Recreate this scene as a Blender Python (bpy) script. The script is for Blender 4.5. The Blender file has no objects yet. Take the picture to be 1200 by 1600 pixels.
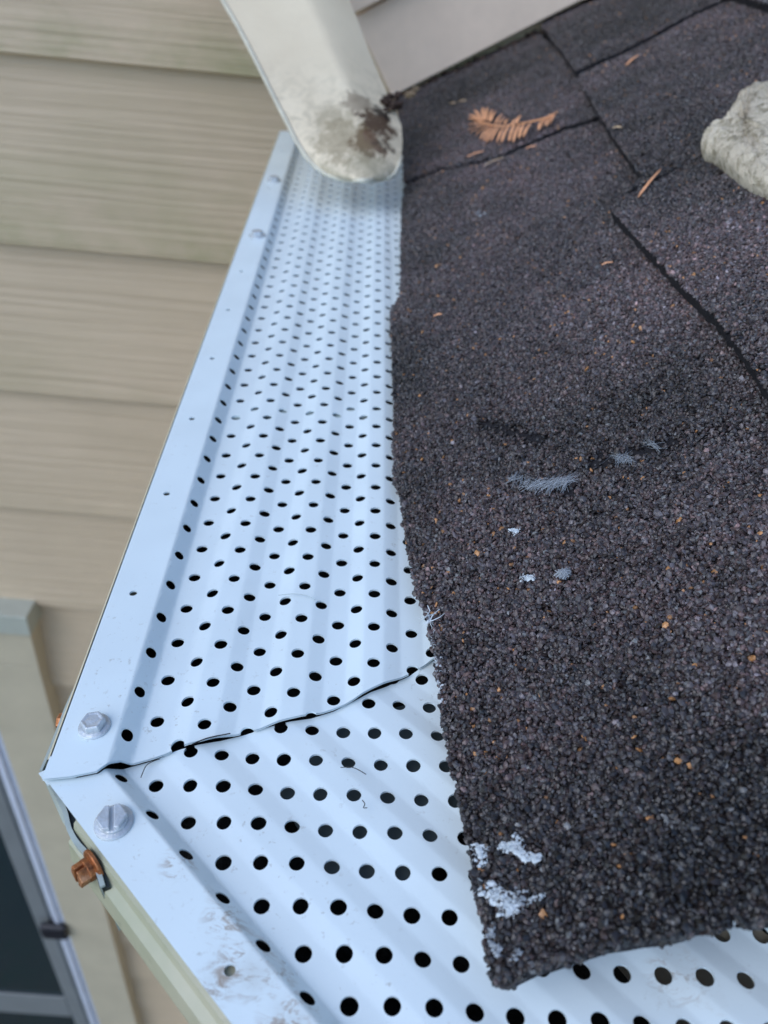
import bpy, math, random
import numpy as np
from mathutils import Vector, Matrix

rng = np.random.default_rng(7)
random.seed(7)
scene = bpy.context.scene
COL = scene.collection
U = 0.2          # metres per working unit (the eye stands 1 unit above the gutter guard)

# ------------------------------------------------------------------ camera
PITCH = math.atan2(970.0, 1250.0)
cam_d = bpy.data.cameras.new('camera')
cam = bpy.data.objects.new('camera', cam_d); COL.objects.link(cam)
cam.location = (0, 0, U)
cam.rotation_euler = (math.pi/2 - PITCH, 0, 0)
cam_d.sensor_fit = 'VERTICAL'; cam_d.sensor_height = 36.0; cam_d.sensor_width = 27.0
cam_d.lens = 1250/1600*36
cam_d.clip_start = 0.01; cam_d.clip_end = 400
cam_d.dof.use_dof = True
cam_d.dof.focus_distance = 1.28*U
cam_d.dof.aperture_fstop = 13.5
scene.camera = cam

# ------------------------------------------------------------------ light
SUN_EL, SUN_AZ = math.radians(48), math.radians(232)   # azimuth clockwise from +Y
w = bpy.data.worlds.new('World'); scene.world = w; w.use_nodes = True
nt = w.node_tree; bg = nt.nodes['Background']
sky = nt.nodes.new('ShaderNodeTexSky'); sky.sky_type = 'NISHITA'; sky.sun_disc = False
sky.sun_elevation = SUN_EL; sky.sun_rotation = SUN_AZ
sky.air_density = 1.0; sky.dust_density = 0.4; sky.ozone_density = 2.0
nt.links.new(sky.outputs[0], bg.inputs[0]); bg.inputs[1].default_value = 0.15
sl = bpy.data.lights.new('sun', 'SUN'); sl.energy = 0.7; sl.angle = math.radians(50); sl.color = (1.0, .95, .88)
so = bpy.data.objects.new('sun', sl); COL.objects.link(so)
d = Vector((math.sin(SUN_AZ)*math.cos(SUN_EL), math.cos(SUN_AZ)*math.cos(SUN_EL), math.sin(SUN_EL)))
so.rotation_euler = (-d).to_track_quat('-Z', 'Y').to_euler(); so.location = d*5
scene.view_settings.view_transform = 'Standard'; scene.view_settings.look = 'None'
scene.view_settings.gamma = 1.0; scene.view_settings.exposure = 0.84
scene.view_settings.use_curve_mapping = False

# ------------------------------------------------------------------ survey helpers: photo point -> point on a real plane (units)
EYE = np.array([0, 0, 1.0])
def ray(px, py):
    u = (px-600)/1250.0; v = (py-800)/1250.0
    return np.array([u, math.cos(PITCH)-v*math.sin(PITCH), -math.sin(PITCH)-v*math.cos(PITCH)])
def on(px, py, p, n):
    r = ray(px, py); t = np.dot(np.array(p)-EYE, n)/np.dot(r, n); return EYE+r*t
def at_y(px, py, y): r_ = ray(px, py); return EYE+r_*(y/r_[1])
def G(px, py, z=0.0): return on(px, py, (0, 0, z), np.array([0, 0, 1.0]))
RS, RX, RZ = 0.42, 0.05, 0.035
RN = np.array([-RS, 0, 1.0]); RN /= np.linalg.norm(RN)
RE = np.array([1.0, 0, RS]); RE /= np.linalg.norm(RE)
def R(px, py, h=0.0): return on(px, py, np.array([RX, 0, RZ])+RN*h, RN)
VUP = -ray(435, 2411); VUP /= np.linalg.norm(VUP)
_a = math.radians(2.0); WN = np.array([math.sin(_a), math.cos(_a), 0]); WN -= VUP*(VUP@WN); WN /= np.linalg.norm(WN)
WH = np.cross(VUP, WN); WH = WH if WH[0] > 0 else -WH
W0 = np.array([-0.63, 5.3, 0.0])
def Wl(px, py, out=0.0): return on(px, py, W0-WN*out, WN)
def wsv(s, v, out=0.0): return W0+WH*s+VUP*v-WN*out
def sv(p): q = p-W0; return float(q@WH), float(q@VUP)

# ------------------------------------------------------------------ object helpers
def tag(o, label=None, cat=None, group=None, kind=None):
    if label: o['label'] = label
    if cat: o['category'] = cat
    if group: o['group'] = group
    if kind: o['kind'] = kind
    return o
class MB:
    def __init__(s): s.v = []; s.f = []; s.n = []
    def add(s, vs, fs, ns=None):
        k = len(s.v); s.v += [tuple(float(c) for c in x) for x in vs]; s.f += [tuple(i+k for i in f) for f in fs]
        if ns is not None: s.n += [tuple(x) for x in ns]
    def box(s, c, ax, h):        # centre, 3 axes, half sizes
        c = np.array(c); A = [np.array(a)*k for a, k in zip(ax, h)]
        vs = [c+i*A[0]+j*A[1]+k*A[2] for i in (-1, 1) for j in (-1, 1) for k in (-1, 1)]
        s.add(vs, [(0,1,3,2),(4,6,7,5),(0,4,5,1),(2,3,7,6),(0,2,6,4),(1,5,7,3)])
    def prism(s, top, ext):      # polygon extruded by vector ext
        n = len(top); t = [np.array(p) for p in top]; b = [p+np.array(ext) for p in t]
        s.add(t+b, [tuple(range(n)), tuple(range(2*n-1, n-1, -1))]+[(i, i+n, (i+1) % n+n, (i+1) % n) for i in range(n)])
    def tube(s, pts, r, n=8, cap=True):
        pts = [np.array(p, float) for p in pts]; rs = r if hasattr(r, '__len__') else [r]*len(pts)
        rings = []
        for i, p in enumerate(pts):
            t = pts[min(i+1, len(pts)-1)]-pts[max(i-1, 0)]; t /= (np.linalg.norm(t)+1e-12)
            a = np.cross(t, [0, 0, 1.0]);
            if np.linalg.norm(a) < 1e-3: a = np.array([1.0, 0, 0])
            a /= np.linalg.norm(a); b = np.cross(t, a)
            rings.append([p+rs[i]*(math.cos(q)*a+math.sin(q)*b) for q in np.linspace(0, 2*math.pi, n, endpoint=False)])
        vs = [v for rg in rings for v in rg]; fs = []
        for i in range(len(pts)-1):
            for j in range(n): fs.append((i*n+j, i*n+(j+1) % n, (i+1)*n+(j+1) % n, (i+1)*n+j))
        if cap: fs += [tuple(range(n-1, -1, -1)), tuple(range((len(pts)-1)*n, len(pts)*n))]
        s.add(vs, fs)
    def grid(s, P):              # P [i][j] points
        ni, nj = len(P), len(P[0]); s.add([p for row in P for p in row],
            [(i*nj+j, (i+1)*nj+j, (i+1)*nj+j+1, i*nj+j+1) for i in range(ni-1) for j in range(nj-1)])
def link(name, me, mat, parent=None, loc=(0, 0, 0)):
    if mat and len(me.materials) == 0: me.materials.append(mat)
    o = bpy.data.objects.new(name, me); COL.objects.link(o); o.location = loc
    if parent is not None: o.parent = parent
    return o
def wloc(o):
    l = Vector(o.location)
    while o.parent: o = o.parent; l += Vector(o.location)
    return l
def obj(name, mb, mat, parent=None, org=None, smooth=False, bevel=0, fix=True):
    """origin: org (units) for a top-level mesh; parts keep verts relative to their parent"""
    base = np.array(wloc(parent))/U if parent is not None else np.array([0, 0, 0.0])
    o0 = np.array(org, float) if org is not None else base
    me = bpy.data.meshes.new(name)
    me.from_pydata([((x[0]-o0[0])*U, (x[1]-o0[1])*U, (x[2]-o0[2])*U) for x in mb.v], [], mb.f)
    if fix:
        import bmesh
        bm = bmesh.new(); bm.from_mesh(me); bmesh.ops.recalc_face_normals(bm, faces=bm.faces); bm.to_mesh(me); bm.free()
    if smooth: me.shade_smooth()
    if mb.n: me.shade_smooth(); me.normals_split_custom_set_from_vertices(mb.n)
    o = link(name, me, mat, parent, tuple((o0-base)*U))
    if bevel:
        m = o.modifiers.new('bevel', 'BEVEL'); m.width = bevel*U; m.segments = 2; m.limit_method = 'ANGLE'
    return o
def empty(name, loc):
    o = bpy.data.objects.new(name, None); COL.objects.link(o); o.location = tuple(np.array(loc)*U); o.empty_display_size = .02
    return o

# ------------------------------------------------------------------ materials
class NB:
    def __init__(s, name, rough=.5, spec=.5, metal=0):
        s.m = bpy.data.materials.new(name); s.m.use_nodes = True; s.t = s.m.node_tree; s.b = s.t.nodes['Principled BSDF']
        s.b.inputs['Roughness'].default_value = rough; s.b.inputs['Specular IOR Level'].default_value = spec
        s.b.inputs['Metallic'].default_value = metal
        s.tc = s.t.nodes.new('ShaderNodeTexCoord')
    def node(s, ty, **kw):
        n = s.t.nodes.new(ty)
        for k, v in kw.items():
            if k in n.inputs: n.inputs[k].default_value = v
            else: setattr(n, k, v)
        return n
    def L(s, a, b): s.t.links.new(a, b)
    def coord(s, scale=(1, 1, 1), rot=(0, 0, 0), rand=False, out='Object'):
        mp = s.node('ShaderNodeMapping'); mp.inputs['Scale'].default_value = scale; mp.inputs['Rotation'].default_value = rot
        src = s.tc.outputs[out]
        if rand:
            oi = s.node('ShaderNodeObjectInfo'); mu = s.node('ShaderNodeMath', operation='MULTIPLY'); mu.inputs[1].default_value = 37.0
            s.L(oi.outputs['Random'], mu.inputs[0]); ad = s.node('ShaderNodeVectorMath', operation='ADD')
            s.L(src, ad.inputs[0]); s.L(mu.outputs[0], ad.inputs[1]); src = ad.outputs[0]
        s.L(src, mp.inputs['Vector']); return mp.outputs[0]
    def noise(s, vec, scale, detail=4, rough=.6, dist=0):
        n = s.node('ShaderNodeTexNoise'); n.inputs['Scale'].default_value = scale; n.inputs['Detail'].default_value = detail
        n.inputs['Roughness'].default_value = rough; n.inputs['Distortion'].default_value = dist
        s.L(vec, n.inputs['Vector']); return n.outputs[0]
    def ramp(s, fac, stops):
        r = s.node('ShaderNodeValToRGB'); e = r.color_ramp.elements
        while len(e) < len(stops): e.new(.5)
        for k, (p, c) in enumerate(stops):
            e[k].position = p; e[k].color = (c, c, c, 1) if not hasattr(c, '__len__') else (*c, 1)
        s.L(fac, r.inputs[0]); return r.outputs[0]
    def mix(s, fac, a, b, blend='MIX'):
        m = s.node('ShaderNodeMix', data_type='RGBA', blend_type=blend)
        for sock, v in ((m.inputs[0], fac), (m.inputs[6], a), (m.inputs[7], b)):
            if isinstance(v, (int, float)): sock.default_value = v
            elif isinstance(v, tuple): sock.default_value = (*v, 1)
            else: s.L(v, sock)
        return m.outputs[2]
    def math(s, op, a, b=0.0):
        m = s.node('ShaderNodeMath', operation=op)
        for sock, v in ((m.inputs[0], a), (m.inputs[1], b)):
            if isinstance(v, (int, float)): sock.default_value = v
            else: s.L(v, sock)
        return m.outputs[0]
    def color(s, c):
        if isinstance(c, tuple): s.b.inputs['Base Color'].default_value = (*c, 1)
        else: s.L(c, s.b.inputs['Base Color'])
        return s
    def bump(s, h, strength=.3, dist=.001):
        b = s.node('ShaderNodeBump'); b.inputs['Strength'].default_value = strength; b.inputs['Distance'].default_value = dist
        s.L(h, b.inputs['Height']); s.L(b.outputs[0], s.b.inputs['Normal']); return s
    def rough(s, v): s.L(v, s.b.inputs['Roughness']); return s

def m_painted(name, base, rough=.35, dirt=.5, dirtcol=(.30, .27, .20), stains=(), org=(0, 0)):
    n = NB(name, rough, .5); v = n.coord()
    big = n.ramp(n.noise(v, 18, 5, .7), [(.45, 0), (.75, 1)])
    sp = n.ramp(n.noise(v, 420, 3, .7), [(.62, 0), (.70, 1)])
    ms = n.math('MULTIPLY', big, sp)
    # dirt specks and thin smears
    v2 = n.coord((1, 3.5, 1), (0, 0, .7)); sm = n.ramp(n.noise(v2, 130, 6, .75, .8), [(.63, 0), (.72, 1)])
    m2 = n.math('MULTIPLY', n.ramp(n.noise(v, 9, 3), [(.52, 0), (.68, 1)]), sm)
    c = n.mix(n.math('MULTIPLY', ms, dirt), base, dirtcol)
    c = n.mix(n.math('MULTIPLY', m2, dirt*.8), c, (.42, .36, .26))
    for sx_, sy_, sr in stains:
        vs_ = n.node('ShaderNodeVectorMath', operation='DISTANCE'); n.L(v, vs_.inputs[0]); vs_.inputs[1].default_value = ((sx_-org[0])*U, (sy_-org[1])*U, .002)
        msk = n.ramp(n.math('DIVIDE', vs_.outputs['Value'], sr*U), [(.3, 1), (1, 0)])
        sp2 = n.ramp(n.noise(n.coord((1, 2, 1), (0, 0, .9)), 190+sx_*60, 6, .75, 1.4), [(.50, 0), (.60, 1)])
        c = n.mix(n.math('MULTIPLY', n.math('MULTIPLY', msk, sp2), .75), c, (.30, .20, .12))
        c = n.mix(n.math('MULTIPLY', n.math('MULTIPLY', msk, n.ramp(n.noise(v, 70, 4), [(.4, 0), (.7, 1)])), .3), c, (.42, .40, .34))
    tint = n.ramp(n.noise(v, 26, 2), [(.3, .93), (.7, 1.0)])
    c = n.mix(1.0, c, tint, 'MULTIPLY')
    n.color(c); n.rough(n.math('ADD', n.math('MULTIPLY', n.noise(v, 60, 3), .22), rough-.1))
    n.bump(n.noise(v, 900, 2), .06, .0004); return n.m
M = {}
M['guard'] = m_painted('white_coated_aluminium', (.74, .845, .87), .34, .7)
M['guard_dirty'] = m_painted('white_coated_aluminium_dusty', (.75, .845, .86), .4, .95,
    stains=[(*G(352, 1440, .01)[:2], .035), (*G(385, 1500, .01)[:2], .05), (*G(420, 1530, .01)[:2], .04), (*G(335, 1540, .01)[:2], .03), (*G(340, 1395, .01)[:2], .02), (*G(1060, 1520)[:2], .05), (*G(1120, 1560)[:2], .03), (*G(280, 1350, .01)[:2], .03), (*G(450, 1590, .01)[:2], .04)], org=(.1, .35))
def m_gutter(name, base, green):
    n = NB(name, .45); v = n.coord()
    g = n.ramp(n.noise(v, 14, 5, .65), [(.35, 0), (.65, 1)])
    c = n.mix(n.math('MULTIPLY', g, .9), base, green)
    dk = n.ramp(n.noise(v, 90, 5, .7), [(.60, 0), (.72, 1)])
    c = n.mix(n.math('MULTIPLY', dk, .55), c, (.10, .10, .07)); n.color(c); n.bump(n.noise(v, 300, 3), .2, .0006); return n.m
M['gutter_cream'] = m_gutter('cream_gutter_paint', (.62, .55, .40), (.50, .48, .34))
M['gutter_moss'] = m_gutter('weathered_green_cream_gutter', (.50, .46, .34), (.34, .35, .23))
def m_sludge_shade():  # near-black: the shade inside the gutter is put into this colour
    n = NB('gutter_sludge_shade', .55, .3); v = n.coord()
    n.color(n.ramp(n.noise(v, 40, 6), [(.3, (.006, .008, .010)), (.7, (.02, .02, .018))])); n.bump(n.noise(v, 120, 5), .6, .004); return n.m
M['sludge_shade'] = m_sludge_shade()
def m_plain(name, c, rough=.6, var=.25, scale=60, metal=0, spec=.5, bump=.2):
    n = NB(name, rough, spec, metal); v = n.coord()
    f = n.ramp(n.noise(v, scale, 5, .65), [(.3, 1-var), (.7, 1+var*.3)])
    n.color(n.mix(1.0, c, f, 'MULTIPLY')); n.bump(n.noise(v, scale*4, 4), bump, .0006); return n.m
M['screw'] = m_plain('white_worn_screw_paint', (.60, .64, .67), .24, .25, 200, .35, bump=.5)
M['hanger'] = m_plain('galvanised_hanger', (.42, .50, .48), .5, .3)
M['plate'] = m_plain('dull_zinc_plate', (.15, .20, .22), .5, .35, 30)
M['strap'] = m_plain('weathered_zinc_strap', (.46, .52, .48), .5, .35, 50, .1)
M['strapdark'] = m_plain('black_gap_fill', (.012, .02, .02), .5, .4, 50)
def m_rust():
    n = NB('rusty_coppery_screw', .38, .5, .6); v = n.coord()
    n.color(n.ramp(n.noise(v, 260, 5, .7), [(.3, (.10, .028, .010)), (.5, (.42, .15, .05)), (.72, (.75, .36, .18))])); n.bump(n.noise(v, 500, 4), .5, .0008); return n.m
M['rust'] = m_rust()
def m_siding():
    n = NB('woodgrain_fibre_cement', .62, .3)
    v = n.coord((1.1, 1, 40), rand=True)
    gr = n.noise(v, 2.8, 4, .55, .35)
    v3 = n.coord((.5, 1, 60), rand=True); fine = n.noise(v3, 3.0, 3, .6, .3)
    base = n.ramp(n.noise(n.coord((1, 1, 1), rand=True), 3.2, 4), [(.3, (.53, .42, .295)), (.7, (.61, .485, .345))])
    c = n.mix(n.math('MULTIPLY', n.ramp(gr, [(.42, 0), (.60, 1)]), .13), base, (.40, .32, .21))
    # algae near each plank's lower edge, patchy
    sx = n.node('ShaderNodeSeparateXYZ'); n.L(n.tc.outputs['Object'], sx.inputs[0])
    low = n.ramp(n.math('MULTIPLY', sx.outputs[2], 4.4), [(.0, 1.0), (.55, .25), (1, .12)])
    pat = n.ramp(n.noise(n.coord((1, 1, 1.5), rand=True), 4.5, 5, .65), [(.40, 0), (.66, 1)])
    hi = n.node('ShaderNodeObjectInfo')
    al = n.math('MULTIPLY', n.math('MULTIPLY', low, pat), .85)
    sepc = n.node('ShaderNodeSeparateColor'); n.L(hi.outputs['Color'], sepc.inputs[0])
    al = n.math('MULTIPLY', al, sepc.outputs[0])
    c = n.mix(al, c, (.27, .28, .13)); n.color(c)
    n.bump(n.math('ADD', gr, n.math('MULTIPLY', fine, .5)), .6, .005); return n.m
M['siding'] = m_siding()
M['trim'] = m_plain('window_trim_paint', (.52, .46, .34), .55, .12, 8, bump=.1)
M['trimcap'] = m_plain('window_head_flashing', (.42, .44, .38), .45, .15, 10, bump=.1)
M['vinyl'] = m_plain('white_vinyl', (.60, .64, .74), .35, .1, 10, bump=.05)
M['vinyl_grey'] = m_plain('grey_vinyl_sash', (.20, .215, .22), .45, .12, 10, bump=.05)
M['latch'] = m_plain('black_latch', (.012, .014, .022), .4, .1)
def m_glass():
    n = NB('dark_window_glass', .04, .5); n.color((.012, .028, .036)); return n.m
M['glass'] = m_glass()
M['board'] = m_plain('greige_painted_board', (.82, .645, .50), .5, .12, 14, bump=.15)
M['wall_backing'] = m_plain('dark_building_paper', (.03, .03, .028), .8, .4, 60)  # near-black backing sheet behind the planks

def m_asphalt():
    n = NB('asphalt_mat', .8, .25); v = n.coord()
    n.color(n.ramp(n.noise(v, 500, 5, .8), [(.3, (.008, .008, .010)), (.7, (.035, .032, .036))])); n.bump(n.noise(v, 700, 4, .8), .9, .0016); return n.m
M['asphalt'] = m_asphalt()
def m_granule():
    n = NB('mineral_granule', .36, .55)
    a = n.node('ShaderNodeVertexColor'); a.layer_name = 'tone'
    v = n.coord(); f = n.ramp(n.noise(v, 1500, 2), [(.3, .75), (.7, 1.2)])
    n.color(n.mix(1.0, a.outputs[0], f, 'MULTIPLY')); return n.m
M['granule'] = m_granule()
def m_kick():
    n = NB('old_cream_flashing', .42, .5); v = n.coord()
    base = n.ramp(n.noise(v, 10, 3), [(.3, (.66, .55, .39)), (.7, (.76, .65, .47))])
    # grime collects over the lower rounded end (object z = 0 at the tip)
    sx = n.node('ShaderNodeSeparateXYZ'); n.L(n.tc.outputs['Object'], sx.inputs[0])
    low = n.ramp(n.math('MULTIPLY', sx.outputs[2], 9.0), [(.0, 1.0), (.30, .85), (.62, .0)])
    right = n.ramp(n.math('ADD', n.math('MULTIPLY', sx.outputs[0], 12.0), .5), [(.15, .25), (.6, 1)])
    v2 = n.coord((1, 1, 1), (0, 0, .4))
    gr = n.ramp(n.noise(v2, 75, 6, .72, 1.0), [(.44, 0), (.60, 1)])
    c = n.mix(n.math('MULTIPLY', n.math('MULTIPLY', low, gr), .40), base, (.16, .14, .085))
    bk = n.ramp(n.noise(n.coord((1, 1, .7), (0, .4, .4)), 85, 6, .72, .5), [(.47, 0), (.55, 1)])
    kt = at_y(560, 282, 3.15)
    for (x_, y_, d_, r_, s_, cl) in ((590, 192, 3.42, .085, .95, (.05, .018, .007)), (577, 225, 3.30, .075, .85, (.09, .032, .012)), (560, 165, 3.50, .07, .6, (.10, .06, .035)), (610, 215, 3.3, .06, .8, (.05, .03, .018)), (540, 215, 3.3, .12, .5, (.20, .15, .07)), (520, 180, 3.4, .08, .35, (.26, .21, .12)), (600, 165, 3.5, .05, .95, (.02, .012, .01)), (575, 262, 3.2, .09, .35, (.20, .18, .10))):
        q_ = (at_y(x_, y_, d_)-kt)*U; vd = n.node('ShaderNodeVectorMath', operation='DISTANCE'); n.L(n.tc.outputs['Object'], vd.inputs[0]); vd.inputs[1].default_value = tuple(q_)
        mk = n.ramp(n.math('DIVIDE', vd.outputs['Value'], r_*U*1.5), [(.15, 1), (1, 0)])
        edge_ = n.ramp(n.math('ADD', n.math('MULTIPLY', mk, .30), n.math('MULTIPLY', n.noise(n.coord((1, 1, .6), (0, .5, x_*.01)), 90+x_*.05, 6, .78, .5), .9)), [(.565, 0), (.625, 1)])
        c = n.mix(n.math('MULTIPLY', n.math('MULTIPLY', edge_, n.ramp(mk, [(.05, 0), (.35, 1)])), s_), c, cl)
    n.color(c); n.bump(n.noise(v, 120, 5), .35, .0012); return n.m
M['kick'] = m_kick()
M['kickrim'] = m_plain('pale_flashing_edge', (.62, .58, .46), .5, .2, 60)
M['needle'] = m_plain('dry_orange_needle', (.80, .38, .19), .6, .4, 120)
M['needle_pale'] = m_plain('pale_dry_needle', (.50, .36, .22), .6, .3, 120)
M['twig'] = m_plain('black_twig', (.018, .015, .014), .7, .4, 120)
M['debris'] = m_plain('rotten_debris', (.055, .03, .02), .85, .6, 120)
M['debris_tan'] = m_plain('tan_husk', (.35, .25, .15), .8, .5, 120)
def m_stone():
    n = NB('weathered_pale_stone', .85, .2); v = n.coord()
    a = n.noise(v, 90, 6, .7, 1.5); b = n.noise(n.coord((1, 1, 1)), 22, 3)
    c = n.mix(n.ramp(a, [(.38, 1), (.52, 0)]), (.60, .53, .41), (.30, .26, .18))
    c = n.mix(n.ramp(b, [(.55, 0), (.7, .4)]), c, (.30, .27, .20)); n.color(c); n.bump(a, .8, .003); return n.m
M['stone'] = m_stone()
def m_fluff():
    n = NB('white_fibre', .8, .2); n.color((.58, .63, .66)); return n.m
M['fluff'] = m_fluff()
M['fluff_grey'] = m_plain('grey_downy_fibre', (.34, .37, .40), .9, .2, 200)
M['caulk'] = m_plain('white_flaky_caulk', (.62, .66, .70), .6, .35, 150, bump=.8)
def m_ground():
    n = NB('garden_soil_and_grass', .95, .1); v = n.coord()
    n.color(n.ramp(n.noise(v, 2.5, 8, .7), [(.3, (.10, .075, .05)), (.5, (.13, .10, .06)), (.7, (.07, .10, .035))])); n.bump(n.noise(v, 14, 8, .8), .8, .05); return n.m
M['ground'] = m_ground()
M['fascia'] = m_plain('fascia_paint', (.45, .42, .34), .6, .15, 10)
M['deck'] = m_plain('roof_sheathing', (.16, .10, .06), .8, .3, 20)

# ------------------------------------------------------------------ ground
g = MB(); g.add([(-2000, -2000, -22), (2000, -2000, -22), (2000, 2000, -22), (-2000, 2000, -22)], [(0, 1, 2, 3)])
tag(obj('ground', g, M['ground'], org=(0, 0, -22)), kind='structure')

# ------------------------------------------------------------------ lapped siding wall
wall = empty('siding_wall', W0)
tag(wall, 'tan woodgrain lap siding wall with greenish algae stains behind the gutter', 'wall')
WM = Matrix(((WH[0], WN[0], VUP[0], 0), (WH[1], WN[1], VUP[1], 0), (WH[2], WN[2], VUP[2], 0), (0, 0, 0, 1)))
EXPO = 1.135
bk = MB(); bk.box(wsv(-1, -9, -.35), (WH, WN, VUP), (13, .12, 15)); obj('sheathing', bk, M['wall_backing'], wall)
pm = MB()
TH = .055
# plank in its own frame (x along, y into wall, z up): bottom edge proud, tapering back under the next one
def plank_mesh(x0, x1):
    m = MB(); prof = [(-TH, 0), (-TH+.004, .0), (0.002-TH*.0, EXPO+.10), (.05, EXPO+.10), (.05, .0), ]
    prof = [(-TH-.012, .004), (-TH-.006, 0), (.02, 0), (.06, EXPO+.1), (.004, EXPO+.1)]
    A = [(x0, y, z) for y, z in prof]; B = [(x1, y, z) for y, z in prof]; n = len(prof)
    m.add(A+B, [tuple(range(n)), tuple(range(2*n-1, n-1, -1))]+[(i, (i+1) % n, (i+1) % n+n, i+n) for i in range(n)])
    return m
p0 = plank_mesh(-13, 11); me = bpy.data.meshes.new('siding_plank')
me.from_pydata([(x*U, y*U, z*U) for x, y, z in p0.v], [], p0.f)
import bmesh
bm = bmesh.new(); bm.from_mesh(me); bmesh.ops.recalc_face_normals(bm, faces=bm.faces); bm.to_mesh(me); bm.free()
for k in range(-4, 20):
    v = .135-EXPO*k
    o = link('siding_plank', me, M['siding'], wall)
    o.matrix_local = Matrix.Translation(Vector((VUP*v*U).tolist())) @ WM
    al = {0: 1.0, 1: .75, 2: .25}.get(k, .12) if k >= 0 else 1.0
    o.color = (al, al, al, 1)

# boards along the roof line
def board(px, th, out, name, mat=None):
    m = MB(); pts = [Wl(*p, out) for p in px]; m.prism(pts, WN*th); return obj(name, m, mat or M['board'], wall, bevel=.006)
board([(612, 151), (553, 27), (740, -75), (1100, -270), (1180, -90), (905, 2)], .10, .14, 'skirt_board')
board([(549, 23), (505, -80), (900, -300), (1000, -210), (741, -72)], .10, .20, 'upper_skirt_board')

# ------------------------------------------------------------------ window low on the same wall
def Wr(s0, s1, v0, v1, o0, o1):   # box on wall from outs o0..o1
    o0, o1 = (o0 if o0 == 0 else o0+.07), o1+.07
    m = MB(); m.box(wsv((s0+s1)/2, (v0+v1)/2, (o0+o1)/2), (WH, VUP, WN), (abs(s1-s0)/2, abs(v1-v0)/2, abs(o1-o0)/2)); return m
sC, _ = sv(Wl(130, 1300, .23)); _, vT = sv(Wl(30, 985, .23)); _, vH = sv(Wl(30, 1040, .23)); _, vCap = sv(Wl(30, 962, .27))
sF, _ = sv(Wl(82, 1380, .2))
win = empty('window', wsv(sC, vT, 0))
tag(win, 'window with sage cream casing and white vinyl frame low on the siding wall', 'window')
LO = sF-4.5
obj('head_flashing', Wr(LO-1.2, sC+.05, vT, vCap, .0, .22), M['trimcap'], win, bevel=.01)
obj('head_casing', Wr(LO-1.2, sC+.01, vH, vT, .0, .16), M['trim'], win, bevel=.008)
obj('side_casing', Wr(sF, sC, vH-11, vH-.012, .0, .15), M['trim'], win, bevel=.008)
obj('side_casing', Wr(LO-(sC-sF), LO, vH-11, vH-.012, .0, .15), M['trim'], win, bevel=.008)
fr = obj('frame', Wr(sF-.17, sF-.003, vH-10.9, vH-.015, .0, .13), M['vinyl'], win, bevel=.02)
obj('frame_rib', Wr(sF-.115, sF-.07, vH-10.9, vH-.015, .131, .165), M['vinyl'], fr, bevel=.01)
obj('sash_stile', Wr(sF-.48, sF-.175, vH-10.8, vH-.02, .0, .07), M['vinyl_grey'], win, bevel=.02)
obj('sash_groove', Wr(sF-.29, sF-.25, vH-10.8, vH-.02, .0705, .09), M['vinyl_grey'], win, bevel=.008)
obj('head_rail', Wr(LO, sF-.175, vH-.40, vH-.02, .0, .06), M['vinyl_grey'], win, bevel=.02)
obj('glass', Wr(LO+.1, sF-.48, vH-10.8, vH-.41, .0, .03), M['glass'], win)
_, vB = sv(Wl(60, 1555, .12))
obj('meeting_rail', Wr(LO, sF-.485, vB-.75, vB, .032, .065), M['vinyl_grey'], win, bevel=.02)
_, vL = sv(Wl(85, 1453, .25))
obj('latch', Wr(sF-.34, sF+.03, vL-.17, vL+.17, .14, .25), M['latch'], win, bevel=.05)

# ------------------------------------------------------------------ perforated guards
SQ = math.sqrt(.5)
E1 = np.array([SQ, -SQ]); E2 = np.array([SQ, SQ])
PITCHH = .0815; RH = .0107
LIPZ = .022
def smooth_profile(kx, kz, x0, x1, wdt=.0045):
    xs = np.linspace(x0, x1, 4000); zs = np.interp(xs, kx, kz); k = max(3, int(wdt/(xs[1]-xs[0])))
    for _ in range(2): zs = np.convolve(np.pad(zs, (k, k), 'edge'), np.ones(k)/k, 'same')[k:-k]
    dz = np.gradient(zs, xs)
    return (lambda x: float(np.interp(x, xs, zs))), (lambda x: float(np.interp(x, xs, dz)))
def corrug(cols, lip_in, hi=.0015):
    kx, kz = [cols[0]-.4, lip_in+.001, cols[0]+.0135], [LIPZ, LIPZ, -.006]; z = -.006
    for k in range(1, len(cols)):
        c = cols[k]; w = .014
        if k % 4 == 2: kx += [c-w, c+w]; kz += [-.006, hi]
        elif k % 4 == 0: kx += [c-w, c+w]; kz += [hi, -.006]
    kx.append(cols[-1]+.3); kz.append(kz[-1])
    return smooth_profile(kx, kz, cols[0]-.4, cols[-1]+.3)
colsA = [-.3815, -.347, -.3065, -.272, -.239, -.2067, -.1745, -.1422, -.1104, -.079, -.048, -.017, .0135, .047, .080, .113]
colsB = [.2085, .2405, .275, .3075, .3375, .367, .398, .430, .462, .494, .526, .558, .590, .622, .654, .686]
seam_px = [(90, 1215), (110, 1213), (150, 1205), (190, 1194), (240, 1180), (280, 1166), (330, 1153), (380, 1141), (450, 1123), (485, 1115), (520, 1104), (550, 1092), (580, 1076), (610, 1062), (640, 1049), (683, 1024), (760, 980)]
seam = np.array([G(x, y, LIPZ if x < 185 else 0)[:2] for x, y in seam_px])
def clip_half(poly, f):
    out = []; n = len(poly)
    for i in range(n):
        a, b = poly[i], poly[(i+1) % n]; fa, fb = f(a), f(b)
        if fa >= 0: out.append(a)
        if (fa >= 0) != (fb >= 0):
            t = fa/(fa-fb); out.append(tuple(np.array(a)+(np.array(b)-np.array(a))*t))
    return out
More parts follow.
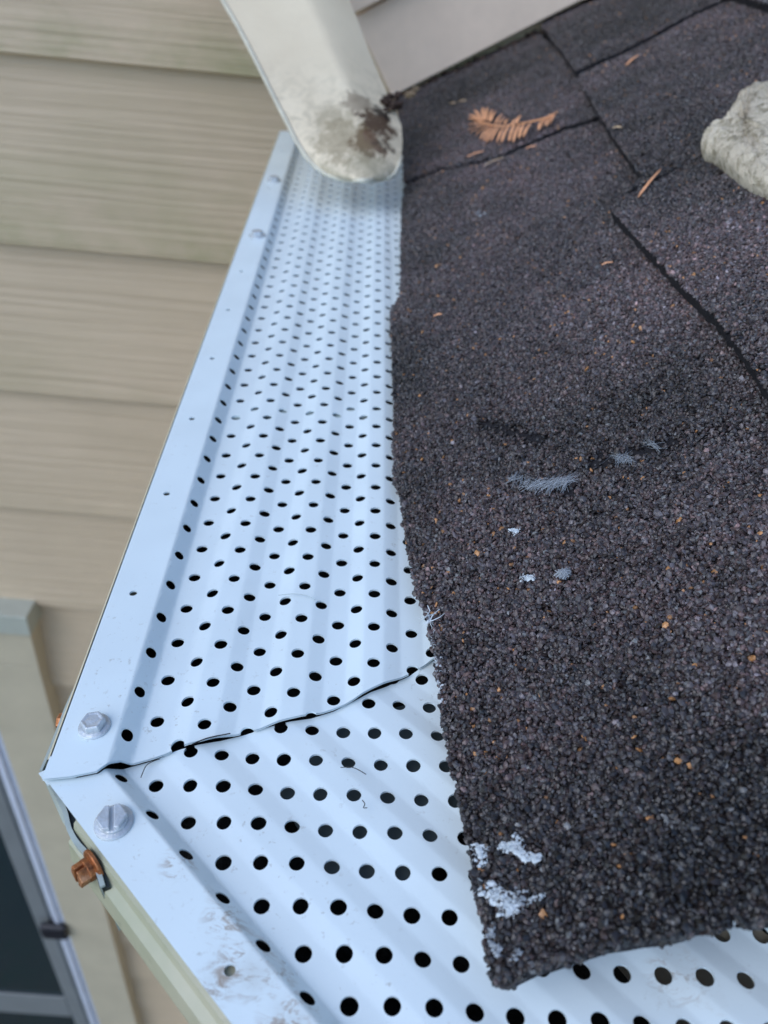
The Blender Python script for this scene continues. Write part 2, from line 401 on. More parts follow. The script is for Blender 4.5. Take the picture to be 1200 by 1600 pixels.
def clip_seam(poly, sgn, off):
    """poly in plan (x,y); keep side sgn of the seam shifted by off"""
    xs = [p[0] for p in poly]; ys = [p[1] for p in poly]; sy = seam[:, 1]+off; sx = seam[:, 0]
    lo = min(np.interp([min(xs), max(xs)], sx, sy).min(), sy.min() if False else 9); hi = np.interp([min(xs), max(xs)], sx, sy).max()
    if sgn > 0 and min(ys) > hi+.01: return [poly]
    if sgn > 0 and max(ys) < lo-.01: return []
    if sgn < 0 and max(ys) < lo-.01: return [poly]
    if sgn < 0 and min(ys) > hi+.01: return []
    res = []; kn = [-1e3]+list(sx[1:-1])+[1e3]
    for i in range(len(kn)-1):
        if kn[i+1] < min(xs) or kn[i] > max(xs): continue
        q = clip_half(poly, lambda p: p[0]-kn[i])
        if len(q) >= 3: q = clip_half(q, lambda p: kn[i+1]-p[0])
        if len(q) < 3: continue
        s = (sy[i+1]-sy[i])/(sx[i+1]-sx[i])
        q = clip_half(q, lambda p: sgn*(p[1]-(sy[i]+s*(p[0]-sx[i]))))
        if len(q) >= 3: res.append(q)
    return res
def sheet(cells, tf, inv, prof, sgn, off, zoff, thick, flip=False):
    """cells: (cx, x0, x1, cy, hy, r) in local plan; tf local->plan; clip against seam; returns a builder"""
    m = MB(); F, D = prof; N = 24
    def nrm(lx):
        a = np.array(tf(lx, 1.0)); b = np.array(tf(lx+1e-3, 1.0)); ex = (b-a)/np.linalg.norm(b-a); d = D(lx)
        v = np.array([-d*ex[0], -d*ex[1], 1.0]); return v/np.linalg.norm(v)
    for cx, x0, x1, cy, hy, r in cells:
        per = []
        for k in range(6): per.append((x0+(x1-x0)*k/6, cy-hy))
        for k in range(6): per.append((x1, cy-hy+2*hy*k/6))
        for k in range(6): per.append((x1-(x1-x0)*k/6, cy+hy))
        for k in range(6): per.append((x0, cy+hy-2*hy*k/6))
        if r > 0:
            ang = [math.atan2((q[1]-cy)/hy, (q[0]-cx)/((x1-x0)/2)) for q in per]
            rx = r/math.sqrt(1+D(cx)**2); cir = [(cx+rx*math.cos(a), cy+r*math.sin(a)) for a in ang]
            mid = [((a[0]+b[0])/2, (a[1]+b[1])/2) for a, b in zip(per, cir)]
            polys = [[per[i], per[(i+1) % N], mid[(i+1) % N], mid[i]] for i in range(N)]+[[mid[i], mid[(i+1) % N], cir[(i+1) % N], cir[i]] for i in range(N)]
        else:
            ks = 8 if x1-x0 < .05 else 2
            xx = [x0+(x1-x0)*i/ks for i in range(ks+1)]
            polys = [[(xx[i], cy-hy), (xx[i+1], cy-hy), (xx[i+1], cy+hy), (xx[i], cy+hy)] for i in range(ks)]
        for pl in polys:
            wp = [tf(*p) for p in pl]
            for q in clip_seam(wp, sgn, off):
                lx = [inv(*p)[0] for p in q]; zs = [F(a)+zoff for a in lx]; nn = [nrm(a) for a in lx]; n = len(q)
                m.add([(p[0], p[1], z) for p, z in zip(q, zs)], [tuple(range(n))], nn)
                m.add([(p[0], p[1], z-thick) for p, z in zip(q, zs)], [tuple(range(n-1, -1, -1))], [-x for x in nn])
        if r > 0:      # bore wall of the hole
            for i in range(N):
                a, b = cir[i], cir[(i+1) % N]; wa, wb = tf(*a), tf(*b)
                ok = all(clip_seam([tuple(np.array(p)+d_) for d_ in (np.array((0, 0)), np.array((1e-4, 0)), np.array((0, 1e-4)))], sgn, off) for p in (wa, wb))
                if not ok: continue
                za, zb = F(inv(*wa)[0])+zoff, F(inv(*wb)[0])+zoff
                c3 = np.array(tf(cx, cy)); na = c3-np.array(wa); na /= np.linalg.norm(na); nb = c3-np.array(wb); nb /= np.linalg.norm(nb)
                m.add([(*wa, za), (*wb, zb), (*wb, zb-thick), (*wa, za-thick)], [(0, 1, 2, 3)], [(*na, 0), (*nb, 0), (*nb, 0), (*na, 0)])
    if flip: m.f = [f[::-1] for f in m.f]
    return m
# guard A: along +Y, widening slightly away from the corner
kA = lambda y: 1+.033*(y-.7)
tfA = lambda x, y: (x*kA(y) if x < 0 else x, y)
invA = lambda X, Y: (X/kA(Y) if X < 0 else X, Y)
YEND = 4.47
def cells_for(cols, y0, y1, ph0, lip_out, lip_in, lip_holes, lip_pitch, back):
    cs = []
    bnd = [lip_in]+[(a+b)/2 for a, b in zip(cols[:-1], cols[1:])]+[back]
    for k, c in enumerate(cols):
        ph = ph0+.0357*k; n0 = math.ceil((y0-ph)/PITCHH); n1 = math.floor((y1-ph)/PITCHH)
        for n in range(n0-1, n1+1):
            y = ph+n*PITCHH; lo, hi = y-PITCHH/2, y+PITCHH/2
            if hi > y1: continue
            xl, xr = bnd[k], bnd[k+1]
            cs.append((c, xl, xr, y, PITCHH/2, RH*rng.uniform(.97, 1.03) if k < len(cols) else 0))
        top = ph+(math.floor((y1-PITCHH/2-ph)/PITCHH))*PITCHH+PITCHH/2
        if top < y1: cs.append(((bnd[k]+bnd[k+1])/2, bnd[k], bnd[k+1], (top+y1)/2, (y1-top)/2, 0))
    # flat lip
    cs.append((lip_in-.008, lip_in-.016, lip_in, (y0+y1)/2, (y1-y0)/2, 0)); lip_in -= .016
    c = (lip_out+lip_in)/2+.006
    yb = y0
    for yh in lip_holes:
        if yh-.02 > yb: cs.append((c, lip_out, lip_in, (yb+yh-.02)/2, (yh-.02-yb)/2, 0))
        cs.append((c, lip_out, lip_in, yh, .02, .0068)); yb = yh+.02
    cs.append((c, lip_out, lip_in, (yb+y1)/2, (y1-yb)/2, 0))
    return cs
profA = corrug(colsA, -.393)
cA = cells_for(colsA, .35, YEND, .7366, -.478, -.393, [1.027, 1.322, 1.618, 1.925, 2.235, 2.54, 2.85, 3.46, 4.07], .308, .19)
ga = MB(); ga = sheet(cA, tfA, invA, profA, +1, 0.0, .0, .004)
guardA = obj('gutter_guard', ga, M['guard'], org=(-.2, 2.4, 0), fix=False)
tag(guardA, 'long perforated white gutter guard running from the corner seam back to the dirty flashing', 'gutter guard')
# turned-down outer hem
def hem(pts_top, drop, mat, parent, out):
    m = MB(); a = [np.array(p) for p in pts_top]; b = [p+np.array([0, 0, -drop]) for p in a]; o_ = np.array(out)
    m.grid([[p, q] for p, q in zip(a, b)]); m.grid([[p+o_, q+o_] for p, q in zip(a, b)]); m.grid([[p, p+o_] for p in a])
    return obj('folded_hem', m, mat, parent, fix=False)
hem([(*tfA(-.478, y), LIPZ) for y in np.linspace(.69, YEND, 12)], .012, M['guard'], guardA, (.002, 0, 0))

tfB = lambda b, a: tuple(E1*a+E2*b)
invB = lambda X, Y: (X*E2[0]+Y*E2[1], X*E1[0]+Y*E1[1])
profB = corrug(colsB, .197, -.0015)
TIPB = G(62, 1210, LIPZ-.0115)[:2]; tipa = invB(*TIPB)
PHB = -.6589
cB = cells_for(colsB, tipa[1]-.1, 1.6, PHB, .130, .197, [float(invB(*G(366, 1510, .01)[:2])[1]), .12, .43, .74, 1.05], .308, .75)
gb = sheet(cB, tfB, invB, profB, -1, .004, -.0115, .004, True)
guardB = obj('gutter_guard', gb, M['guard_dirty'], org=(.1, .35, 0), fix=False)
tag(guardB, 'scuffed perforated white gutter guard in the foreground, tucked under the other guard at the corner', 'gutter guard')

m = MB(); m.prism([G(*p, LIPZ-.0125) for p in [(60, 1208), (99, 1190), (125, 1196), (118, 1216), (74, 1226)]], (0, 0, -.003)); obj('mitre_tab', m, M['guard_dirty'], guardB)
# ------------------------------------------------------------------ gutters
def gutter(profile, is_a, mat, matin, name, label):
    # profile: (offset inward from outer lip line, z); A: x = -.49+o, B: e2 = .114+o
    m = MB(); far = []
    near = []
    for o_, z in profile:
        a, b = -.489+o_, .114+o_; cy = math.sqrt(2)*b-a; near.append(np.array([a, cy, z])+(np.array([0, .045, 0]) if is_a else np.array([*E1, 0])*.085)*max(0, 1-o_/.12))
        far.append(np.array([a*kA(4.5) if a < 0 else a, 4.5, z]) if is_a else np.array([*tfB(b, 1.9), z]))
    ts = np.linspace(0, 1, 14)
    rows = [[n_*(1-t)+f_*t for n_, f_ in zip(near, far)] for t in ts]
    m.grid(rows)
    # inner copy in near-black, painting in the shade of the trough
    inw = np.array([1.0, 0, 0]) if is_a else np.array([*E2, 0])
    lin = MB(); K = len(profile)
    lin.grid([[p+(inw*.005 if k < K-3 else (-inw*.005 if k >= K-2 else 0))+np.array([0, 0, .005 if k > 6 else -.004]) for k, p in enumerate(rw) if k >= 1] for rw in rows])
    # end cap
    m.add([p for p in far[3:]], [tuple(range(len(far)-3))])
    o = obj(name, m, mat, org=near[0], smooth=False)
    obj('trough_shade_lining', lin, M['sludge_shade'], o)
    return o, near, far
gp = [(.085, .004), (.085, .008), (.008, .0095), (.001, .006), (-.001, -.002), (-.004, -.03), (-.002, -.085), (.03, -.12), (.05, -.28), (.11, -.42), (.13, -.52), (.60, -.52), (.61, .02)]
gpb = [(.085, -.003), (.085, .0005), (.024, .001), (.012, -.004), (.008, -.018), (-.004, -.026), (-.010, -.06), (-.004, -.13), (.02, -.17), (.05, -.28), (.11, -.42), (.13, -.52), (.60, -.52), (.61, .02)]
gutA, nA, fA = gutter(gp, True, M['gutter_cream'], None, 'gutter', '')
tag(gutA, 'cream metal gutter under the long guard, only its thin outer lip showing', 'gutter')
gutB, nB, fB = gutter(gpb, False, M['gutter_moss'], None, 'gutter', '')
tag(gutB, 'mossy cream gutter in the lower left foreground under the scuffed guard', 'gutter')
# silt inside, its near-black colour keeping the holes dark
for is_a, par in ((True, gutA), (False, gutB)):
    m = MB()
    z = -.30; q = []
    for o_ in (.075, .60):
        a, b = -.489+o_, .114+o_; q.append((a, b))
    ny = 60; nx = 14; rows = []
    for t in np.linspace(0, 1, ny):
        row = []
        for s in np.linspace(0, 1, nx):
            a = q[0][0]*(1-s)+q[1][0]*s; b = q[0][1]*(1-s)+q[1][1]*s; c = np.array([a, math.sqrt(2)*b-a])
            f_ = np.array([a, 4.45]) if is_a else np.array(tfB(b, 1.85))
            p = c*(1-t)+f_*t; row.append((p[0], p[1], z+rng.uniform(-.012, .012)))
        rows.append(row)
    m.grid(rows); obj('silt_shade', m, M['sludge_shade'], par, smooth=True)
# inner liner walls keep the trough dark
# hanger strap across gutter A, seen through one row of holes
yh = G(480, 652, -.02)[1]
m = MB(); m.box((-.15, yh, -.014), ((1, 0, 0), (0, 1, 0), (0, 0, 1)), (.30, .020, .004)); m.box((-.15, yh, -.022), ((1, 0, 0), (0, 1, 0), (0, 0, 1)), (.30, .004, .008))
obj('hanger_strap', m, M['hanger'], gutA)
# corner joining plate beneath B
pl = [G(*p, -.05) for p in [(425, 1215), (520, 1130), (700, 1085), (740, 1270), (640, 1400), (520, 1400)]]
m = MB(); m.prism(pl, (0, 0, -.006)); obj('corner_plate', m, M['plate'], gutB)

# ------------------------------------------------------------------ screws
def hex_screw(parent, c, axis, up, rw, rh, hh, mat, slot=None, name='hex_screw'):
    axis = np.array(axis, float); axis /= np.linalg.norm(axis)
    a = np.cross(axis, up); a /= np.linalg.norm(a); b = np.cross(axis, a); c = np.array(c, float)
    o = None; m = MB(); N = 32
    def ring(r, h, n=N, ph=0): return [c+axis*h+r*(math.cos(q+ph)*a+math.sin(q+ph)*b) for q in np.linspace(0, 2*math.pi, n, endpoint=False)]
    rows = [ring(rw, -.001), ring(rw, .0025), ring(rw*.95, .0042), ring(rh*.95, .006)]
    vs = [p for r_ in rows for p in r_]; fs = []
    for i in range(len(rows)-1):
        for j in range(N): fs.append((i*N+j, i*N+(j+1) % N, (i+1)*N+(j+1) % N, (i+1)*N+j))
    fs.append(tuple(range((len(rows)-1)*N, len(rows)*N))); m.add(vs, fs)
    o = obj(name, m, mat, parent, bevel=0)
    h = MB()
    r1 = ring(rh, .0045, 6, .2); r2 = ring(rh*.985, hh*.82, 6, .2); r3 = ring(rh*.86, hh, 6, .2)
    if slot is None:
        r4 = ring(rh*.6, hh*.93, 6, .2)
        vs = r1+r2+r3+r4
        fs = [(i*6+j, i*6+(j+1) % 6, (i+1)*6+(j+1) % 6, (i+1)*6+j) for i in range(3) for j in range(6)]+[tuple(range(18, 24))]
        h.add(vs, fs)
    else:
        # two hex halves either side of each slot
        sd = np.array(slot, float); sd -= axis*(sd@axis); sd /= np.linalg.norm(sd); sp = np.cross(axis, sd)
        h.prism([p for p in ring(rh*.99, .0045, 24)], axis*(hh*.35))
        for sg in (-1, 1):
            poly = []
            hexv = ring(rh, .0045, 6, .2)
            loc = [((p-c)@sd, (p-c)@sp) for p in hexv]
            q = clip_half(loc, lambda t: sg*t[1]-rh*.14)
            base = [c+axis*.0045+sd*x+sp*y for x, y in q]
            h.prism(base, axis*(hh-.0045))
    hd = obj('screw_head', h, mat, o, bevel=.0016)
    return o
s1 = G(148, 1136, LIPZ); s2 = G(178, 1286, LIPZ-.0115)
hex_screw(guardA, s1, (0, 0, 1), (0, 1, 0), .0235, .0185, .018, M['screw'])
hex_screw(guardB, s2, (0, 0, 1), (0, 1, 0), .0265, .0205, .017, M['screw'], slot=(.25, -1, 0))
for px in ((402, 369), (428, 283)):
    hex_screw(guardA, G(*px, LIPZ), (0, 0, 1), (0, 1, 0), .030, .023, .02, M['screw'])

# ------------------------------------------------------------------ corner strap and rusty screws
strap = empty('corner_strap', G(100, 1250, -.02))
tag(strap, 'bent weathered zinc strap wrapped round the outside of the gutter corner', 'metal strap')
def strip(path, z0, z1, th, mat, name, par):
    pts = [np.array(p[:2]) for p in path]; m = MB(); outl = []
    for sgn in (0, 1):
        row = []
        for i, p in enumerate(pts):
            t = pts[min(i+1, len(pts)-1)]-pts[max(i-1, 0)]; t /= np.linalg.norm(t); n = np.array([-t[1], t[0]])
            row.append(p+n*th*sgn)
        outl.append(row)
    a, b = outl
    def zz(i): return z0[i] if hasattr(z0, '__len__') else z0
    def zb(i): return z1[i] if hasattr(z1, '__len__') else z1
    N = len(pts)
    m.grid([[(*a[i], zb(i)), (*a[i], zz(i)), (*b[i], zz(i)), (*b[i], zb(i)), (*a[i], zb(i))] for i in range(N)])
    for i in (0, N-1): m.add([(*a[i], zb(i)), (*a[i], zz(i)), (*b[i], zz(i)), (*b[i], zb(i))], [(0, 1, 2, 3)])
    return obj(name, m, mat, par)
def dens(pl_, n=6):
    P = [np.array(p, float) for p in pl_]; out = []
    for i in range(len(P)-1):
        p0_, p1, p2, p3 = P[max(i-1, 0)], P[i], P[i+1], P[min(i+2, len(P)-1)]
        for t in np.linspace(0, 1, n, endpoint=False):
            out.append(.5*((2*p1)+(-p0_+p2)*t+(2*p0_-5*p1+4*p2-p3)*t*t+(-p0_+3*p1-3*p2+p3)*t**3))
    out.append(P[-1]); return out
zS = -.012
pathB = dens([G(x, y, zS) for x, y in [(66, 1213), (84, 1240), (97, 1268), (104, 1296), (116, 1318), (134, 1338), (148, 1360), (156, 1386)]])
n_ = len(pathB)
strip(pathB, zS, zS-.12, .0065, M['strap'], 'strap_leg', strap)
pathA = dens([G(x, y, -.004) for x, y in [(66, 1204), (80, 1170), (94, 1134), (108, 1098), (124, 1064)]])
strip(pathA, -.004, -.10, .004, M['strap'], 'strap_leg', strap)
# black slab filling the gap between strap and gutter
m = MB(); m.prism([G(*p, -.016) for p in [(88, 1200), (97, 1190), (112, 1186), (118, 1210), (126, 1262), (142, 1300), (160, 1345), (172, 1386), (156, 1388), (146, 1355), (120, 1316), (104, 1290), (92, 1250), (80, 1222)]], (0, 0, -.05)); obj('gap_fill', m, M['strapdark'], strap)
ax = np.array([-E2[0], -E2[1], .12])
c1 = G(148, 1352, -.02)
hex_screw(strap, c1, ax, (0, 0, 1), .0235, .0165, .026, M['rust'], slot=(0, 0, 1))
hex_screw(strap, G(104, 1128, -.05), (-1, .05, .1), (0, 0, 1), .018, .014, .014, M['rust'])

# ------------------------------------------------------------------ roof: shingles
roof = empty('shingle_roof', (.6, 2.0, RZ+RS*.55))
tag(roof, 'dark asphalt shingle roof of purplish brown mineral granules right of the gutter', 'roof')
def rxy(p): return (p[0], p[1])
def rough_outline(pts, step=.02, amp=.003, keep=None):
    out = []
    n = len(pts)
    for i in range(n):
        a, b = np.array(pts[i]), np.array(pts[(i+1) % n]); L_ = np.linalg.norm(b-a); k = max(1, int(L_/step))
        k = min(k, 260)
        nn = np.array([-(b-a)[1], (b-a)[0]])/(L_+1e-9)
        for j in range(k):
            t = j/k; w_ = amp*rng.normal()*.7 if (j > 0) else 0
            out.append(a*(1-t)+b*t+nn*w_)
    return out
def inpoly(P, poly):
    x, y = P[:, 0], P[:, 1]; inside = np.zeros(len(P), bool); n = len(poly); j = n-1
    for i in range(n):
        xi, yi = poly[i]; xj, yj = poly[j]
        c = ((yi > y) != (yj > y)) & (x < (xj-xi)*(y-yi)/((yj-yi)+1e-12)+xi); inside ^= c; j = i
    return inside
def lattice_noise(P, sc, seed):
    r = np.random.default_rng(seed); T = r.random((64, 64)); q = P*sc; i = np.floor(q).astype(int); f_ = q-i; f_ = f_*f_*(3-2*f_)
    g_ = lambda a, b: T[(i[:, 0]+a) % 64, (i[:, 1]+b) % 64]
    return (g_(0, 0)*(1-f_[:, 0])+g_(1, 0)*f_[:, 0])*(1-f_[:, 1])+(g_(0, 1)*(1-f_[:, 0])+g_(1, 1)*f_[:, 0])*f_[:, 1]
def project(P):
    X, Y, Z = P[:, 0], P[:, 1], P[:, 2]-1; dpt = Y*math.cos(PITCH)-Z*math.sin(PITCH); up = Y*math.sin(PITCH)+Z*math.cos(PITCH)
    return 600+1250*X/dpt, 800-1250*up/dpt, dpt
_c = [(i, j, k) for i in (-1, 1) for j in (-1, 1) for k in (-1, 1)]; _a = [(-1.75, 0, 0), (1.75, 0, 0), (0, -1.75, 0), (0, 1.75, 0), (0, 0, -1.75), (0, 0, 1.75)]
CUBE = np.array(_c+_a, float)      # rounded pebble: cube corners plus raised face centres
CF = []
for _f, (_q, _ax) in enumerate((((0,1,3,2), 8), ((4,6,7,5), 9), ((0,4,5,1), 10), ((2,3,7,6), 11), ((0,2,6,4), 12), ((1,5,7,3), 13))):
    if _ax == 12: continue         # the underside is pressed into the mat
    CF += [(_q[i], _q[(i+1) % 4], _ax) for i in range(4)]
CF = np.array(CF)
OCT = np.array([(1, 0, 0), (-1, 0, 0), (0, 1, 0), (0, -1, 0), (0, 0, 1), (0, 0, -1)], float)
OF = np.array([(0,2,4),(2,1,4),(1,3,4),(3,0,4),(2,0,5),(1,2,5),(3,1,5),(0,3,5)])
def bare(P):   # worn streaks and smears where few granules are left
    px, py, _ = project(P); b = np.zeros(len(P))
    def seg(x0, y0, x1, y1, w_, s):
        nonlocal b
        dx, dy = x1-x0, y1-y0; t = np.clip(((px-x0)*dx+(py-y0)*dy)/(dx*dx+dy*dy), 0, 1); dd = np.hypot(px-x0-t*dx, py-y0-t*dy); b = np.maximum(b, s*np.exp(-(dd/w_)**2))
    seg(755, 664, 845, 688, 11, .85); seg(805, 752, 890, 768, 10, .7); seg(925, 728, 1050, 692, 13, .8); seg(1050, 692, 1150, 668, 12, .35)
    seg(1150, 520, 1200, 600, 12, .4); seg(990, 200, 1010, 270, 20, .25)
    return b
def granules(poly, h, parent, seed, sp=.0059):
    r = np.random.default_rng(seed); poly = [np.array(p) for p in poly]; A = np.array(poly); lo, hi = A.min(0), A.max(0)
    hi = np.minimum(hi, [2.4, 5.3]); lo = np.maximum(lo, [-1, -.2])
    VS, FS, CS = [], [], []; base = 0
    for layer in range(3):
        s = sp*(1.0 if layer < 2 else 1.5)
        nx, ny = int((hi[0]-lo[0])/s), int((hi[1]-lo[1])/s)
        gx, gy = np.meshgrid(np.arange(nx)+.5, np.arange(ny)+.5); P = np.stack([gx.ravel(), gy.ravel()], 1)*s+lo
        P += r.uniform(-.55, .55, P.shape)*s
        Z = RZ+RS*(P[:, 0]-RX); Q = np.column_stack([P, Z])+RN*h
        if layer == 2:
            e = np.array(poly); e2 = np.roll(e, -1, 0); rep = 7; tt = r.random((rep, len(e), 1)); Pe = (e*(1-tt)+e2*tt).reshape(-1, 2); Pe += r.normal(0, .0012, Pe.shape)
            Qe = np.column_stack([Pe, RZ+RS*(Pe[:, 0]-RX)])+RN*(h-r.random((len(Pe), 1))*.015)
            pe = project(Qe); ep = ((pe[0] < 790) & (h == 0)) | (pe[1] > 1380); Pe, Qe = Pe[ep], Qe[ep]; P = np.vstack([P, Pe]); Q = np.vstack([Q, Qe]); ne = len(Pe)
        px, py, dp = project(Q)
        k = (px > -100) & (px < 1420) & (py > -160) & (py < 1720) & (dp > .3)
        # far from the lens the grain melts into the mat
        k &= r.random(len(P)) < np.clip(1.25-(dp-2.2)*.22, .35, 1)
        ie = np.zeros(len(P), bool)
        if layer == 2 and ne: ie[-ne:] = True
        k &= inpoly(P, poly) | ie
        P, Q, dp = P[k], Q[k], dp[k]
        bb = bare(Q); k = r.random(len(P)) > 1-(1-bb)**1.5; P, Q, dp = P[k], Q[k], dp[k]
        n = len(P)
        if n == 0: continue
        sz = np.clip(r.lognormal(0, .28, n),   .55, 1.55)*sp*(.50 if layer < 2 else .52)*np.clip(1+(dp-2.2)*.10, 1, 1.4)
        far = dp > 1.9
        for sel, SH, SF in ((~far, CUBE, CF), (far, OCT, OF)):
            m_ = int(sel.sum())
            if not m_: continue
            nv = len(SH); v = SH[None]*(.66 if SH is CUBE else 1.15)+r.uniform(-.20, .20, (m_, nv, 3))
            asp = np.column_stack([r.uniform(.75, 1.3, m_), r.uniform(.75, 1.3, m_), r.uniform(.5, .95, m_)]); v = v*asp[:, None, :]
            q4 = r.normal(size=(m_, 4)); q4[:, :3] *= .45; q4[:, 3] = 1; th = r.uniform(0, 2*np.pi, m_)
            # yaw then slight tilt
            c_, s_ = np.cos(th), np.sin(th); x = v[..., 0]*c_[:, None]-v[..., 1]*s_[:, None]; y = v[..., 0]*s_[:, None]+v[..., 1]*c_[:, None]; z = v[..., 2]
            tx, ty = r.normal(0, .45, m_), r.normal(0, .45, m_)
            z = z+x*tx[:, None]+y*ty[:, None]
            v = np.stack([x, y, z], -1)*sz[sel][:, None, None]
            lift = (r.random(m_)*.0028+(.0022 if layer == 2 else 0))
            w_ = Q[sel][:, None, :]+v[..., :1]*RE+v[..., 1:2]*np.array([0, 1.0, 0])+(v[..., 2:3]+lift[:, None, None])*RN
            VS.append(w_.reshape(-1, 3)); FS.append([(SF[None]+(np.arange(m_)*nv)[:, None, None]+base), SF.shape[1]]); base += m_*nv
            # colours
            t = r.random(m_); nz = np.clip((lattice_noise(P[sel], 2.2, 3)*.5+lattice_noise(P[sel], 6, 5)*.3+lattice_noise(P[sel], 14, 4)*.2-.2)*1.5, 0, 1)
            v1 = np.exp(r.normal(0, .52, m_))*(.012+.056*nz)
            b2 = bare(Q[sel]); qx, qy, _ = project(Q[sel]); v1 = v1*(1-.55*b2)*(1+.5*np.exp(-((qx-930)/110)**2-((qy-335)/42)**2)+.7*np.exp(-((qx-1180)/300)**2-((qy-520)/380)**2))  # pale spots paint sky sheen on the upper right, with some wear
            colr = np.column_stack([v1*(.95+.16*nz), v1*.84, v1*(.84+.04*nz)])
            brown = t < .38; colr[brown] *= np.array([1.18, .95, .88]); grey = (t > .38) & (t < .62); colr[grey] *= np.array([1.15, 1.25, 1.30])
            lt = (t > (.955 if layer < 2 else 2)) & (t < .985); colr[lt] = np.array([.14, .14, .14])*r.uniform(.7, 1.4, (lt.sum(), 1))
            am = t > .995-.008*(nz > .55); colr[am] = np.array([.42, .20, .075])*r.uniform(.5, 1.35, (am.sum(), 1))
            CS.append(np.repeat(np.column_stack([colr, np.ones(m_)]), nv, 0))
    V = np.concatenate(VS); C = np.concatenate(CS)
    V = (V-np.array(wloc(parent))/U)*U
    me = bpy.data.meshes.new('granules'); me.vertices.add(len(V)); me.vertices.foreach_set('co', V.ravel())
    li = np.concatenate([f[0].reshape(-1) for f in FS]); tot = np.concatenate([np.full(f[0].shape[0]*f[0].shape[1], f[1]) for f in FS])
    st = np.concatenate([[0], np.cumsum(tot)[:-1]])
    me.loops.add(len(li)); me.loops.foreach_set('vertex_index', li.astype(np.int32)); me.polygons.add(len(tot)); me.polygons.foreach_set('loop_start', st.astype(np.int32))
    me.update(calc_edges=True); me.validate()
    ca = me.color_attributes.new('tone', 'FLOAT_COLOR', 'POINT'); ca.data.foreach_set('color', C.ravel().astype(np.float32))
    me.shade_flat()
    o = link('granules', me, M['granule'], parent); o['kind'] = 'stuff'
    print('granule faces', len(tot)); return o
SH_T = .018
def shingle(pts, h, seed, label=None, sp=.0059, amp=.0022, th=SH_T):
    ol = rough_outline(pts, .014, amp); m = MB()
    th = th+(.010 if h > .01 else 0); top = [np.array([p[0], p[1], RZ+RS*(p[0]-RX)])+RN*(h-.0015) for p in ol]; m.prism(top, -RN*th)
    c = np.mean([p for p in top], 0)
    o = obj('shingle', m, M['asphalt'], roof)
    if label: o['label'] = label
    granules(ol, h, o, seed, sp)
    # (grit clings to the cut edges
    return o
P_ = lambda x, y: rxy(R(x, y))
left = [(632, 292), (628, 340), (627, 440), (625, 466), (612, 482), (611, 520), (613, 560), (616, 620), (617, 650), (615, 700), (616, 755), (627, 778), (629, 800), (637, 845), (643, 890), (651, 932), (668, 962), (679, 1010), (684, 1060), (692, 1110), (703, 1180), (716, 1240), (728, 1300), (740, 1355), (750, 1420), (760, 1480), (766, 1518), (773, 1534), (786, 1537), (832, 1514), (880, 1499), (945, 1478), (1000, 1469), (1060, 1460), (1112, 1449), (1139, 1437)]
near_out = [P_(*p) for p in left]
y_s = P_(915, 193)
shingle(near_out+[P_(1142, 1425), (.38, .52), (.74, .52), (.74, 2.3), (.86, 2.4), (.86, y_s[1]-.02), P_(925, 195), P_(880, 207), P_(830, 228), P_(780, 250), P_(730, 262), P_(690, 268)], 0, 11, 'long foreground shingle tab with a ragged cut left edge', .0059)
shingle([P_(1142, 1425), P_(1152, 1436), P_(1168, 1441), P_(1200, 1436), (.9, .37), (.9, .53), (.37, .53)], -.001, 12)
shingle([P_(632, 284), P_(690, 262), P_(730, 255), P_(780, 243), P_(830, 221), P_(880, 199), P_(925, 186), (.86, y_s[1]+.03), (.86, 5.25), P_(620, 152), P_(626, 200)], 0, 13, 'short eave shingle tab below the wall, carrying the orange sprig')
h2 = .036
c2 = [P_(x, y) for x, y in [(1300, 800), (1200, 632), (1165, 577), (1120, 518), (1080, 480), (1040, 438), (1000, 393), (958, 346)]]
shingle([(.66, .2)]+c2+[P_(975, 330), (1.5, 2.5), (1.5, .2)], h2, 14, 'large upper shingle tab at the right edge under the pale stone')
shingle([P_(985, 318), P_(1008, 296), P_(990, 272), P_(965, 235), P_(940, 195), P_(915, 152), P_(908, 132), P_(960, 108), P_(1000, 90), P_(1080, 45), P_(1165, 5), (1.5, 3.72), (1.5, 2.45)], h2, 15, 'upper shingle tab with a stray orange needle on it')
shingle([P_(903, 125), P_(880, 92), P_(848, 50), (.95, 5.25), (1.5, 5.25), (1.5, 3.80), P_(1160, 0), P_(1075, 40), P_(1000, 82), P_(960, 100)], h2, 16)
shingle([(1.42, .2), (1.42, 2.9), (3.5, 2.9), (3.5, .2)], 2*h2, 17, sp=.012); shingle([(1.42, 2.93), (1.42, 5.25), (3.5, 5.25), (3.5, 2.93)], 2*h2, 18, sp=.012)
# sheathing under everything
m = MB(); dk = [(.10, .53), (.10, 5.28), (4.5, 5.28), (4.5, -.4), (.9, .42)]
m.prism([np.array([x, y, RZ+RS*(x-RX)])-RN*.022 for x, y in dk], -RN*.10); obj('underlayment', m, M['asphalt'], roof)

# fascia boards and the bay walls beneath
fas = empty('fascia', (.16, .7, -.3)); tag(fas, 'painted fascia board hidden behind the gutters along the eave', 'fascia board')
m = MB(); m.prism([(.14, 4.9, -.04), (.14, .75, -.04), (.9, .0, -.04), (.93, .03, -.04), (.17, .78, -.04), (.17, 4.9, -.04)], (0, 0, -.8)); obj('fascia_face', m, M['fascia'], fas)
m = MB(); m.prism([(.25, 5.2, -.85), (.25, .85, -.85), (1.1, .0, -.85), (4, .0, -.85), (4, 5.2, -.85)], (0, 0, -21.1)); tag(obj('bay_wall', m, M['siding'], org=(2, 3, -21.9)), kind='structure')

